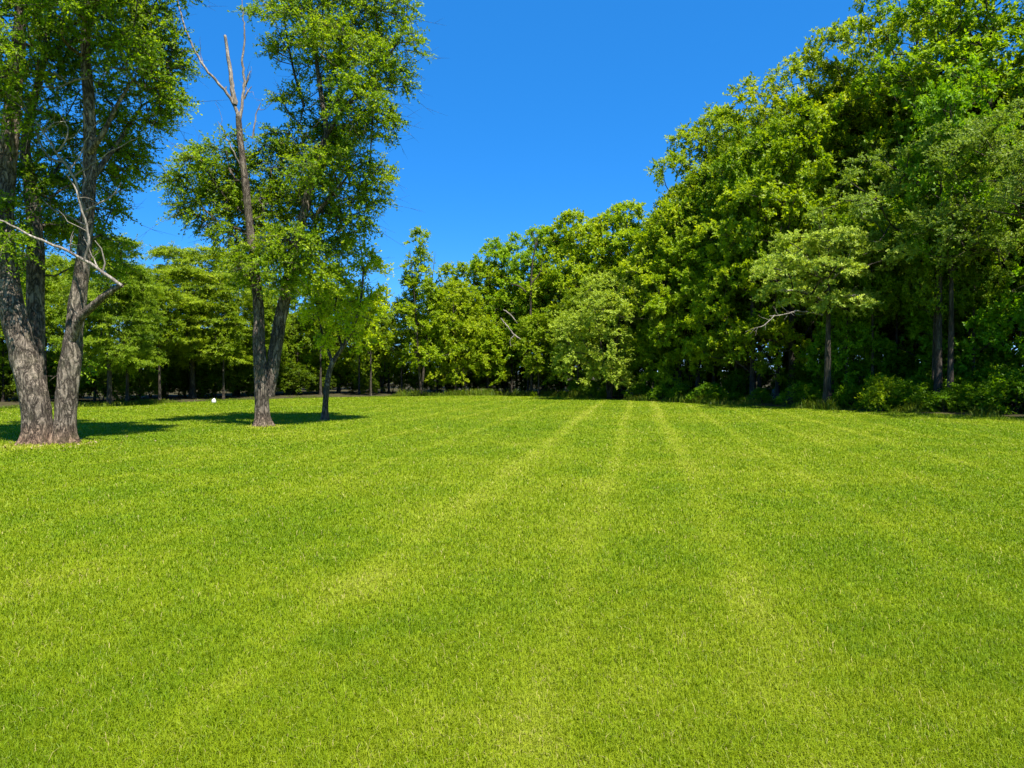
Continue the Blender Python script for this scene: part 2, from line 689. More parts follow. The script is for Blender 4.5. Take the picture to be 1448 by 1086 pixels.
def dryness(x, y):
    big = fbm2(x, y, 0.22, 31, 3)
    med = fbm2(x, y, 0.9, 41, 3)
    fine = fbm2(x, y, 5.0, 51, 2)
    d = 0.20 + 0.45 * (big - 0.5) + 0.75 * (med - 0.5) + 0.5 * (fine - 0.5)
    d = d + 0.36 * tracks(x, y)
    for fx, fy, fr in FEET:
        d = d + 0.75 * np.exp(-(((x - fx) ** 2 + (y - fy) ** 2) / (fr * fr)) ** 2) * (0.4 + fine)
    return np.clip(d, 0, 1)


# ------------------------------------------------------------------ ground sheets
def ground_mat():
    m, nt, out = new_mat("lawn_ground")
    L = nt.links
    a = N(nt, "ShaderNodeAttribute", attribute_name="dry")
    cr = N(nt, "ShaderNodeValToRGB")
    cr.color_ramp.elements[0].color = (0.11, 0.17, 0.004, 1)
    cr.color_ramp.elements[1].color = (0.22, 0.235, 0.020, 1)
    L.new(a.outputs["Fac"], cr.inputs[0])
    g = N(nt, "ShaderNodeNewGeometry")
    n = N(nt, "ShaderNodeTexNoise")
    n.inputs["Scale"].default_value = 22
    n.inputs["Detail"].default_value = 5
    L.new(g.outputs["Position"], n.inputs["Vector"])
    mr = N(nt, "ShaderNodeMapRange")
    mr.inputs[3].default_value = 0.4
    mr.inputs[4].default_value = 1.5
    L.new(n.outputs["Fac"], mr.inputs[0])
    vm = N(nt, "ShaderNodeVectorMath", operation='SCALE')
    L.new(cr.outputs[0], vm.inputs[0])
    L.new(mr.outputs[0], vm.inputs["Scale"])
    p = N(nt, "ShaderNodeBsdfPrincipled")
    p.inputs["Roughness"].default_value = 0.95
    p.inputs["Specular IOR Level"].default_value = 0.05
    L.new(vm.outputs[0], p.inputs["Base Color"])
    b = N(nt, "ShaderNodeBump")
    b.inputs["Strength"].default_value = 0.6
    b.inputs["Distance"].default_value = 0.03
    L.new(n.outputs["Fac"], b.inputs["Height"])
    L.new(b.outputs[0], p.inputs["Normal"])
    L.new(p.outputs[0], out.inputs[0])
    return m


def litter_mat():
    m, nt, out = new_mat("leaf_litter")
    L = nt.links
    g = N(nt, "ShaderNodeNewGeometry")
    n = N(nt, "ShaderNodeTexNoise")
    n.inputs["Scale"].default_value = 5
    n.inputs["Detail"].default_value = 8
    n.inputs["Roughness"].default_value = 0.7
    L.new(g.outputs["Position"], n.inputs["Vector"])
    cr = N(nt, "ShaderNodeValToRGB")
    cr.color_ramp.elements[0].position = 0.3
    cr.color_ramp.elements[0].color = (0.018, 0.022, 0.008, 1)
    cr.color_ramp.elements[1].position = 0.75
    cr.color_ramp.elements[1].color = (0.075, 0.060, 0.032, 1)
    L.new(n.outputs["Fac"], cr.inputs[0])
    p = N(nt, "ShaderNodeBsdfPrincipled")
    p.inputs["Roughness"].default_value = 0.95
    p.inputs["Specular IOR Level"].default_value = 0.05
    L.new(cr.outputs[0], p.inputs["Base Color"])
    L.new(p.outputs[0], out.inputs[0])
    return m


def grid_sheet(name, xs, ys, zf, mat, attr=None):
    X, Y = np.meshgrid(xs, ys)
    x, y = X.ravel(), Y.ravel()
    V = np.stack((x, y, zf(x, y)), 1)
    nx, ny = len(xs), len(ys)
    i = (np.arange(ny - 1)[:, None] * nx + np.arange(nx - 1)[None]).ravel()
    Q = np.stack((i, i + 1, i + nx + 1, i + nx), 1)
    return V, Q, x, y


xs = np.concatenate((np.linspace(-900, -80, 12)[:-1], np.linspace(-80, 80, 321), np.linspace(80, 900, 12)[1:]))
ys = np.concatenate((np.linspace(-900, -30, 10)[:-1], np.linspace(-30, 90, 301), np.linspace(90, 900, 12)[1:]))
V, Q, gx, gy = grid_sheet("lawn", xs, ys, lambda x, y: np.zeros_like(x), None)
me = mesh_np("lawn", V, [Q], [ground_mat()], {"dry": dryness(gx, gy)})
lawn = link("lawn", me)
tag(lawn, "mown lawn ground reaching back to the woods", None, None, "structure")

# woodland floor: strips beyond the edge, 4 mm above the lawn sheet
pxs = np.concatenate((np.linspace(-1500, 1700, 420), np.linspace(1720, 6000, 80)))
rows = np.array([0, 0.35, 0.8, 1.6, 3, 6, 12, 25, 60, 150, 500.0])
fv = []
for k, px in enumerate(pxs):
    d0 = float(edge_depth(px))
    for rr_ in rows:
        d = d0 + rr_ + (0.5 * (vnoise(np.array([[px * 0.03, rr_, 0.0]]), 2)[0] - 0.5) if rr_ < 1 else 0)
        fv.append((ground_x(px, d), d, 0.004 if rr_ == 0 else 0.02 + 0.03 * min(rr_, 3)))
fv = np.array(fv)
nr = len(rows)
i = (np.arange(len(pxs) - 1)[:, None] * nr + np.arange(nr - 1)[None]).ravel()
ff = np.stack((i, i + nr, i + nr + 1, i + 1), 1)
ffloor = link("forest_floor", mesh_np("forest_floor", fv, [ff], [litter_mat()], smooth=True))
tag(ffloor, "dark leaf litter under the trees", None, None, "structure")


# ------------------------------------------------------------------ grass blades
def grass_mat():
    m, nt, out = new_mat("grass_blade")
    L = nt.links
    a = N(nt, "ShaderNodeAttribute", attribute_name="blade")
    p = N(nt, "ShaderNodeBsdfPrincipled")
    p.inputs["Roughness"].default_value = 0.5
    p.inputs["Specular IOR Level"].default_value = 0.22
    L.new(a.outputs["Color"], p.inputs["Base Color"])
    t = N(nt, "ShaderNodeBsdfTranslucent")
    wm = N(nt, "ShaderNodeMix", data_type='RGBA', blend_type='MULTIPLY')
    wm.inputs[0].default_value = 1
    wm.inputs[7].default_value = (1.35, 1.3, 0.6, 1)
    L.new(a.outputs["Color"], wm.inputs[6])
    L.new(wm.outputs[2], t.inputs[0])
    mx = N(nt, "ShaderNodeMixShader")
    mx.inputs[0].default_value = 0.38
    L.new(p.outputs[0], mx.inputs[1])
    L.new(t.outputs[0], mx.inputs[2])
    L.new(mx.outputs[0], out.inputs[0])
    return m


def build_grass(n):
    r = np.random.default_rng(77)
    d = np.exp(r.uniform(math.log(1.6), math.log(60), n))
    x = r.uniform(-1.0, 1.0, n) * d
    keep = edge_at(x, d) < 0.25
    d, x = d[keep], x[keep]
    n = len(d)
    dry = np.clip(dryness(x, d) + r.normal(0, 0.10, n), 0, 1)
    tr = tracks(x, d)
    patch = fbm2(x, d, 2.2, 61, 2)
    h = 0.036 * r.uniform(0.55, 1.35, n) * (0.75 + 0.5 * patch) * (1 - 0.25 * np.clip(tr, 0, 1))
    for fx, fy, fr in FEET:
        h = h * (1 + 1.3 * np.exp(-(((x - fx) ** 2 + (d - fy) ** 2) / (fr * fr * 0.7)) ** 2) * r.uniform(0, 1, n))
    long_ = r.uniform(0, 1, n) < 0.03
    h = np.where(long_, h * 1.5, h)
    w = np.maximum(0.0031, 0.00088 * d) * r.uniform(0.7, 1.25, n)
    a = r.uniform(0, 2 * math.pi, n)
    lean = np.abs(r.normal(0.55, 0.35, n)) + 0.25 * tr
    side = np.stack((np.cos(a), np.sin(a), np.zeros(n)), 1)
    fw = np.stack((-np.sin(a), np.cos(a), np.zeros(n)), 1)
    base = np.stack((x, d, np.zeros(n)), 1)
    up = np.array((0, 0, 1.0))
    mid = base + up * (h * 0.62)[:, None] + fw * (h * lean * 0.35)[:, None]
    tip = base + up * (h * np.clip(1.05 - 0.35 * lean, 0.25, 1))[:, None] + fw * (h * lean * 1.15)[:, None] + side * (r.normal(0, 0.2, n) * h)[:, None]
    hw = (side * (w * 0.5)[:, None])
    V = np.stack((base - hw, base + hw, mid + hw * 0.85, mid - hw * 0.85, tip), 1).reshape(-1, 3)
    o = np.arange(n)[:, None] * 5
    Q = o + np.array((0, 1, 2, 3))
    T = o + np.array((3, 2, 4))
    g0 = np.array((0.122, 0.200, 0.0018))
    g1 = np.array((0.200, 0.262, 0.0035))
    g2 = np.array((0.295, 0.330, 0.0300))
    k = dry[:, None]
    c = np.where(k < 0.4, g0 + (g1 - g0) * (k / 0.4), g1 + (g2 - g1) * ((k - 0.4) / 0.6))
    straw = r.uniform(0, 1, n) < 0.02 + 0.13 * np.clip(dry - 0.3, 0, 1)
    c = np.where(straw[:, None], np.array((0.38, 0.33, 0.11)), c)
    c = c * r.uniform(0.75, 1.25, (n, 1))
    c = np.concatenate((c, np.ones((n, 1))), 1)
    c5 = np.repeat(c, 5, axis=0)
    me = mesh_np("grass", V, [Q, T], [grass_mat()], {"blade": c5})
    o = link("grass", me)
    tag(o, "short bright green mown grass striped with pale mower tracks", "grass", None, "stuff")


def build_weeds(n):
    r = np.random.default_rng(78)
    px = r.uniform(-250, 1750, n)
    d = edge_depth(px) + r.normal(0.35, 0.45, n)
    x = ground_x(px, d)
    pat = np.clip((fbm2(x, d, 0.55, 71, 3) - 0.42) * 5, 0.08, 1.2)
    h = pat * r.uniform(0.08, 0.5, n) * np.where(px < 560, 0.45, 1.0)
    w = r.uniform(0.012, 0.03, n)
    a = r.uniform(0, 2 * math.pi, n)
    side = np.stack((np.cos(a), np.sin(a), np.zeros(n)), 1)
    fw = np.stack((-np.sin(a), np.cos(a), np.zeros(n)), 1)
    base = np.stack((x, d, np.zeros(n)), 1)
    up = np.array((0, 0, 1.0))
    ln = np.abs(r.normal(0.4, 0.3, n))
    mid = base + up * (h * 0.65)[:, None] + fw * (h * ln * 0.4)[:, None]
    tip = base + up * h[:, None] + fw * (h * ln * 1.2)[:, None]
    hw = side * (w * 0.5)[:, None]
    V = np.stack((base - hw, base + hw, mid + hw * 1.1, mid - hw * 1.1, tip), 1).reshape(-1, 3)
    o = np.arange(n)[:, None] * 5
    c = np.array((0.09, 0.15, 0.008)) * r.uniform(0.5, 1.4, (n, 1)) + np.array((0.08, 0.04, 0.004)) * r.uniform(0, 1, (n, 1)) ** 3
    c5 = np.repeat(np.concatenate((c, np.ones((n, 1))), 1), 5, axis=0)
    o_ = link("edge_weeds", mesh_np("edge_weeds", V, [o + np.array((0, 1, 2, 3)), o + np.array((3, 2, 4))], [bpy.data.materials["grass_blade"]], {"blade": c5}))
    tag(o_, "ragged taller grass and weeds along the foot of the woods", "weeds", None, "stuff")


build_grass(1600000)
build_weeds(60000)

# fallen leaves and bark flakes by the big tree's foot
r_ = np.random.default_rng(5)
nl = 100
ang, ds = r_.uniform(0, 6.28, nl), 0.5 + np.abs(r_.normal(0, 0.75, nl))
lx, ly = FEET[0][0] + np.cos(ang) * ds * 1.3, FEET[0][1] + np.sin(ang) * ds
lc = np.stack((lx, ly, r_.uniform(0.02, 0.045, nl)), 1)
la = unit(r_.normal(0, 1, (nl, 3)) * np.array((1, 1, 0.25)))
lb = unit(np.cross(la, r_.normal(0, 0.3, (nl, 3)) + np.array((0, 0, 1.0))))
lsz = r_.uniform(0.02, 0.05, (nl, 1))
LV = np.stack((lc - la * lsz, lc + lb * lsz * 0.6 + np.array((0, 0, 0.008)), lc + la * lsz, lc - lb * lsz * 0.6), 1).reshape(-1, 3)
M["dry_leaf"] = leaf_mat("dry_leaf", (0.10, 0.06, 0.03), (0.20, 0.14, 0.07), (0.36, 0.29, 0.18), trans=0.15)
fl = link("fallen_leaves", mesh_np("fallen_leaves", LV, [np.arange(nl * 4).reshape(nl, 4)], [M["dry_leaf"]], {"tint": np.repeat(r_.uniform(0, 1, nl), 4)}))
tag(fl, "dry fallen leaves and bark flakes round the foot of the double-trunk tree", "leaves", None, "stuff")

# ------------------------------------------------------------------ the kinds of woodland tree
dome = lambda t: math.sqrt(max(0.05, 1 - ((t - 0.45) / 0.62) ** 2))
spire = lambda t: max(0.12, (1 - t) ** 0.75) * (0.75 + 0.25 * math.sin(min(1, t * 6) * 1.57))
egg = lambda t: math.sqrt(max(0.05, 1 - ((t - 0.42) / 0.64) ** 2))
flatt = lambda t: 0.55 + 0.45 * math.sin(math.pi * t)
make_kind("tall_maple", 20, 3.5, 5.4, 101, 44, 32, 6, 16, 0.17, 0.62, 0.26, tint_c=0.6, lobe_flat=0.72, shape=dome)
make_kind("tall_oak", 21, 4.0, 5.8, 102, 46, 32, 6, 16, 0.17, 0.62, 0.30, tint_c=0.56, lobe_flat=0.65, shape=dome)
make_kind("tall_ash", 19, 3.0, 4.8, 103, 40, 32, 6, 16, 0.165, 0.62, 0.24, tint_c=0.62, shape=egg, lobe_flat=0.75)
make_kind("round_maple", 12.5, 1.6, 4.0, 104, 34, 26, 6, 15, 0.17, 0.5, 0.2, tint_c=0.58, shape=egg, lobe_flat=0.75)
make_kind("edge_tree", 11.5, 1.0, 3.8, 105, 34, 26, 6, 15, 0.17, 0.52, 0.17, tint_c=0.57, shape=egg, lobe_flat=0.6)
make_kind("fine_locust", 12.2, 5.6, 5.2, 106, 36, 28, 7, 20, 0.11, 0.55, 0.18, mat="leaf_pale", tint_c=0.4, flat=0.7, lobe_flat=0.55, aspect=0.5, shape=egg)
make_kind("pale_umbrella", 8.2, 3.9, 3.3, 107, 24, 24, 7, 18, 0.11, 0.42, 0.17, mat="leaf_pale", tint_c=0.6, flat=0.5, lobe_flat=0.45, shape=flatt, aspect=0.5, rl=(0.26, 0.4))
make_kind("pale_bush_tree", 7.5, 0.5, 3.3, 108, 44, 32, 7, 18, 0.115, 0.5, 0.12, mat="leaf_pale", tint_c=0.55, shape=egg, stems=3, aspect=0.5)
make_kind("spire_tree", 12, 1.8, 3.0, 109, 36, 16, 6, 15, 0.15, 0.5, 0.14, tint_c=0.45, shape=spire, stems=3, gap=0.6)
make_kind("layered_pine", 10.5, 2.0, 3.8, 110, 54, 15, 8, 24, 0.16, 0.85, 0.2, mat="needle", flat=0.24, lobe_flat=0.24, droop=0.16, aspect=0.32, up_w=1.1,
          shape=lambda t: 0.5 + 0.5 * math.sin(math.pi * (0.25 + 0.7 * t)), lift=0.05, gap=0.56, upbias=0.2, rl=(0.28, 0.42))
make_kind("young_tree", 7.5, 1.2, 2.2, 111, 18, 15, 6, 14, 0.14, 0.48, 0.09, tint_c=0.55, shape=egg, gap=0.62)
make_kind("understory", 5.0, 0.6, 2.4, 112, 16, 13, 6, 14, 0.15, 0.48, 0.06, tint_c=0.4, shape=egg, stems=3, gap=0.62)
make_kind("shrub", 1.7, 0.1, 1.3, 113, 11, 9, 5, 11, 0.10, 0.52, 0.03, tint_c=0.45, shape=lambda t: 0.95 - 0.5 * t, stems=5, r_twig=0.006, rl=(0.2, 0.5), rnd_w=0.9, gap=0.6, lobe_flat=1.0, droop=0.25)
make_kind("pole_tree", 15, 6.5, 3.0, 114, 18, 14, 6, 13, 0.19, 0.6, 0.17, tint_c=0.4, shape=egg)

# ------------------------------------------------------------------ placed trees: (kind, name, photo px, depth, height, width factor, colour, label)
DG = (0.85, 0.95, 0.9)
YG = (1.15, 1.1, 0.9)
FRONT = [
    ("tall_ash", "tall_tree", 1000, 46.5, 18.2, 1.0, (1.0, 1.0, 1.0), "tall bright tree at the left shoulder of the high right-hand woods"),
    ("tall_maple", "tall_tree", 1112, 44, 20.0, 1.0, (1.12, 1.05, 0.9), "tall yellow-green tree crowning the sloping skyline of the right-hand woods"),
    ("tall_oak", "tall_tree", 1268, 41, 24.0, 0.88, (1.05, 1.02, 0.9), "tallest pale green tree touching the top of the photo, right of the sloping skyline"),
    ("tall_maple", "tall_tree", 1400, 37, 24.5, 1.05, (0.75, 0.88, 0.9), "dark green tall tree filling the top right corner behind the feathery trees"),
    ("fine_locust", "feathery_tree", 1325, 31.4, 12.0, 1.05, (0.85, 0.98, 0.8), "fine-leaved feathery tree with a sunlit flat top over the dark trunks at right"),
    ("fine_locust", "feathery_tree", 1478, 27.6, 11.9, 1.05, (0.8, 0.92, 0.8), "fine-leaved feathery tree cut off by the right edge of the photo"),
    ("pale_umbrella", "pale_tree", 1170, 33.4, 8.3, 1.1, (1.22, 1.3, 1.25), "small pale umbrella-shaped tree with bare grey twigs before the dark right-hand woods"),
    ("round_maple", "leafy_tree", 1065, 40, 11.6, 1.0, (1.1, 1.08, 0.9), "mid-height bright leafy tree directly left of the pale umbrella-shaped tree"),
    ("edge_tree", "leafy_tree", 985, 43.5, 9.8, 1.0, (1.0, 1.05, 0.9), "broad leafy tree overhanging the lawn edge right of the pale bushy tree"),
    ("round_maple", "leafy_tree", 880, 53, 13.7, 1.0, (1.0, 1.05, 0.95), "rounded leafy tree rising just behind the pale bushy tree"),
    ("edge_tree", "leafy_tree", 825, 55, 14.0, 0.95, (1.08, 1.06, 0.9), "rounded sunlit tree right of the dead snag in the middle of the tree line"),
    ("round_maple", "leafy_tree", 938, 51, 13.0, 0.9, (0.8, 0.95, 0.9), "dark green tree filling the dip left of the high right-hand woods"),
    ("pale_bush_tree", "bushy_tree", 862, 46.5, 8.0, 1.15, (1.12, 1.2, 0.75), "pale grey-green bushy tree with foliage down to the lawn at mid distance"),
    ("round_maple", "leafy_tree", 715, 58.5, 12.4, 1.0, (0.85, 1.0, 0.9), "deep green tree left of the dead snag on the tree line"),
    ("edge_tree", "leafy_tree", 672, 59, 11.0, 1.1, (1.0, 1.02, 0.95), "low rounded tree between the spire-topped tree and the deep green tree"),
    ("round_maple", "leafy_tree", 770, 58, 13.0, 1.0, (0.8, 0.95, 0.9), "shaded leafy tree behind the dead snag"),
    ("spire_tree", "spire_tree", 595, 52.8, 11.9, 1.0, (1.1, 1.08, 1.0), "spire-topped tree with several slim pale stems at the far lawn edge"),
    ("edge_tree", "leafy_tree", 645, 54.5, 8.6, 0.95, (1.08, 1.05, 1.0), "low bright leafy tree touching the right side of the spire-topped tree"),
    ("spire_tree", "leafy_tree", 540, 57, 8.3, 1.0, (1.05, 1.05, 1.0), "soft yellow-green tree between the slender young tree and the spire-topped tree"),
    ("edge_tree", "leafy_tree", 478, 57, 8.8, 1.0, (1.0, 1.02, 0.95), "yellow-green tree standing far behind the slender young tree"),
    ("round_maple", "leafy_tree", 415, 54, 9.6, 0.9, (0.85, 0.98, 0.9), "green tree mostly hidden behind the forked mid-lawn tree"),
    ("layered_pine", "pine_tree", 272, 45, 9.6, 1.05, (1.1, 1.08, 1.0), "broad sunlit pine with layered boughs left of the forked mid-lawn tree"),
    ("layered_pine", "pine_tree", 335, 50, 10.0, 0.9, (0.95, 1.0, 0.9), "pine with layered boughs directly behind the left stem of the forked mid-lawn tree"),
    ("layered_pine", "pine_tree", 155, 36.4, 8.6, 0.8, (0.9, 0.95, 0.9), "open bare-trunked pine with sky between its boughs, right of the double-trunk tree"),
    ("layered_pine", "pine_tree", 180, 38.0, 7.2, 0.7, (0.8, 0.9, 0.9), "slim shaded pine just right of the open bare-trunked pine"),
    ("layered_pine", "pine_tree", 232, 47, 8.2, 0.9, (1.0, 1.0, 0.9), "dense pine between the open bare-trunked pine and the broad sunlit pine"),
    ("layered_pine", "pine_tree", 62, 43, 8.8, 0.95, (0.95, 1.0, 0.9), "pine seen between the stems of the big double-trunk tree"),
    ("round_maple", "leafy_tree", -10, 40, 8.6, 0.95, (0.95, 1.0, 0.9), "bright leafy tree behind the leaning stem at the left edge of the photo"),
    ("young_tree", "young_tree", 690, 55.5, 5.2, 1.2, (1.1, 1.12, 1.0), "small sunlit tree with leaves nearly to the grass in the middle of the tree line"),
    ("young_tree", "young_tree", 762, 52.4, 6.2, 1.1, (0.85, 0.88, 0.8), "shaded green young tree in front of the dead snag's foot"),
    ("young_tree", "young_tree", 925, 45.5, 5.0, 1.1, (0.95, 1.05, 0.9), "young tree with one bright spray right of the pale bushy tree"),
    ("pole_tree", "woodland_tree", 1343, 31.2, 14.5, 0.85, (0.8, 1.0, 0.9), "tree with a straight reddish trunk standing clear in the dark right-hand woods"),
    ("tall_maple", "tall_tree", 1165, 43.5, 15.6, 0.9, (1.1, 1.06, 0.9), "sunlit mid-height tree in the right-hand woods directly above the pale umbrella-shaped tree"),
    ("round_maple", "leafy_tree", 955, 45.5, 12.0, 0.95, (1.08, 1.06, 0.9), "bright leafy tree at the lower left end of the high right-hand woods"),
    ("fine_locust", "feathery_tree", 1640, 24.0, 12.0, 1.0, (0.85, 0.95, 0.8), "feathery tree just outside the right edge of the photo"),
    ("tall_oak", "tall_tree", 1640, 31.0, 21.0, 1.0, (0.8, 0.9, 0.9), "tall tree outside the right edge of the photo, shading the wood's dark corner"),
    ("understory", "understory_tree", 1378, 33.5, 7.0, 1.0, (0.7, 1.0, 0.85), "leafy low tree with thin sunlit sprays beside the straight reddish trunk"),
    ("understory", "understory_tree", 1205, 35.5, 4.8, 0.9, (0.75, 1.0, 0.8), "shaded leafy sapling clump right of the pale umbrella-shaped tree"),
]
for k, nm, px, d, H, sx, colr, lab in FRONT:
    plant(k, nm, ground_x(px, d), d, lab, "tree", None, H, None, sx, colr)

# deep woods behind: nothing tells these apart
OUT = np.array([(-400, 330), (0, 470), (90, 480), (200, 470), (340, 420), (420, 420), (560, 440), (640, 400), (700, 385), (780, 370), (850, 330), (920, 310),
                (960, 260), (1010, 210), (1060, 150), (1140, 90), (1240, 40), (1448, 20), (2200, 0)], float)
INT = ["tall_maple", "tall_oak", "tall_ash", "pole_tree", "round_maple"]
rr = random.Random(9)


def inner(px, d, lab, group, kinds=INT, lim=None):
    top = float(np.interp(px, OUT[:, 0], OUT[:, 1])) + rr.uniform(5, 40)
    H = 1.6 + (HOR - top) / F * d
    H = min(H, 21) * rr.uniform(0.9, 1.0)
    k = rr.choice(kinds if H > 8 else ["understory", "edge_tree", "round_maple"])
    c = rr.uniform(0.55, 0.8)  # leaf colour lowered: painted depth shading that sets inner crowns off the front
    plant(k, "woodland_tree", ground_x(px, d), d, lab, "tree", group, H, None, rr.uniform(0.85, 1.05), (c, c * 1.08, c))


for row, (off, n) in enumerate(((4.0, 22), (9.0, 18), (15.0, 16), (23.0, 14))):
    for i in range(n):
        px = 800 + (1700 - 800) * (i + rr.uniform(0.1, 0.9)) / n
        inner(px, float(edge_depth(px)) + off + (1.5 if px < 1130 else 8.0) + rr.uniform(-1.2, 1.6), "tree standing deep in the shade of the right-hand woods", "trees deep in the right-hand woods")
for row, (off, n) in enumerate(((6.0, 18), (12.0, 14), (20.0, 12))):
    for i in range(n):
        px = -150 + (830 + 150) * (i + rr.uniform(0.1, 0.9)) / n
        if 95 < px < 250:
            continue
        inner(px, float(edge_depth(px)) + off + rr.uniform(-1.5, 1.5), "shaded tree behind the front row of the far and left tree line", "trees behind the far tree line")

# slim trunks in the dark woods
for i in range(26):
    px = 900 + 640 * (i + rr.uniform(0, 1)) / 26
    d = float(edge_depth(px)) + rr.uniform(2.5, 9)
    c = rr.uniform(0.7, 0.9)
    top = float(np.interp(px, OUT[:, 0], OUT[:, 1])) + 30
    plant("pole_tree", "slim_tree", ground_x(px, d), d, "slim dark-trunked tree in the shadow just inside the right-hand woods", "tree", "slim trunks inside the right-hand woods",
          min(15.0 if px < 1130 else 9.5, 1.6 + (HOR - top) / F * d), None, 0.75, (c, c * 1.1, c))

# understory bushes
for i in range(34):
    px = 780 + 760 * (i + rr.uniform(0, 1)) / 34
    d = float(edge_depth(px)) + rr.uniform(3.5, 10)
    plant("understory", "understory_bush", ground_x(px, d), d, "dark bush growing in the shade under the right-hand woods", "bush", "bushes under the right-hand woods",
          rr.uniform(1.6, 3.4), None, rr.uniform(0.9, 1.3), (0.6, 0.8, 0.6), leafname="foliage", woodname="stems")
for i in range(40):
    px = -120 + 920 * (i + rr.uniform(0, 1)) / 40
    d = float(edge_depth(px)) + rr.uniform(3.5, 9)
    plant("understory", "understory_bush", ground_x(px, d), d, "shade-darkened bush growing under the far and left tree line", "bush", "bushes under the far tree line",
          rr.uniform(0.9, 2.9) * (1.0 if px < 420 else 1.2), None, rr.uniform(1.0, 1.5), (0.5, 0.55, 0.6), leafname="foliage", woodname="stems")  # shade under the trees is put into the leaf colour
for i in range(20):
    px = -60 + 880 * (i + rr.uniform(0, 1)) / 20
    d = float(edge_depth(px)) + rr.uniform(0.5, 5)
    c = rr.uniform(0.8, 0.95)
    plant("pole_tree", "slim_tree", ground_x(px, d), d, "slim bare-stemmed tree just inside the far and left tree line", "tree", "slim trunks inside the far tree line",
          rr.uniform(6.5, 8.0) if px < 420 else rr.uniform(7.0, 9.0), None, 1.0, (c, c, c * 0.9))
for i in range(22):
    px = -250 + 800 * (i + rr.uniform(0, 1)) / 22
    d = rr.uniform(66, 84)
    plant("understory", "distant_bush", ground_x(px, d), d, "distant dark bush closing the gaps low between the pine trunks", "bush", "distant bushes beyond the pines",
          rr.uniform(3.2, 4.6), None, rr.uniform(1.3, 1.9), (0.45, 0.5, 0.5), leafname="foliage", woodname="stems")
# low edge shrubs at right
LOW = [(1245, 31.2, 1.5, 1.0, (1.0, 1.0, 0.8), "bright sunlit shrub at the lawn edge before the dark right-hand woods")]
for px, d, H, sx, c, lab in LOW:
    plant("shrub", "shrub", ground_x(px, d), d, lab, "shrub", None, H, None, sx, c, leafname="foliage", woodname="stems")
for i in range(24):
    px = 1262 + 340 * (i + rr.uniform(0, 1)) / 24
    d = float(edge_depth(px)) + rr.uniform(0.9, 3.8)
    plant("shrub", "shrub", ground_x(px, d), d, "low shade-darkened green shrub in the hedge-like bank at the right lawn edge", "shrub", "low shrubs along the right lawn edge",
          rr.uniform(0.8, 1.9), None, rr.uniform(0.95, 1.4), (0.55, 0.75, 0.55), leafname="foliage", woodname="stems")  # leaf colour darkened to paint the shadow over the bank
for i in range(16):
    px = 800 + 470 * (i + rr.uniform(0, 1)) / 16
    d = float(edge_depth(px)) + rr.uniform(0.5, 1.8)
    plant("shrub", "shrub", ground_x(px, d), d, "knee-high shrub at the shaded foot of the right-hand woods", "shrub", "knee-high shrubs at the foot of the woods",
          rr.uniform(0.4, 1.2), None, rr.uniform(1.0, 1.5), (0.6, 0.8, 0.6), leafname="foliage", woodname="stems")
for i in range(7):
    px = 650 + 150 * (i + rr.uniform(0, 1)) / 7
    d = float(edge_depth(px)) + rr.uniform(0.0, 0.8)
    plant("shrub", "shrub", ground_x(px, d), d, "low bright weedy shrub at the far middle edge of the lawn", "shrub", "weedy shrubs at the far lawn edge",
          rr.uniform(0.2, 0.45), None, rr.uniform(1.3, 2.2), (1.0, 1.0, 0.8), leafname="foliage", woodname="stems")
# the tree outside the frame whose shadow reaches in at the right
plant("young_tree", "young_tree", 16.2, 13.4, "small tree outside the right edge of the photo, casting the short shadow there", "tree", None, 8.2, 0.3, 1.0, (1, 1, 1))


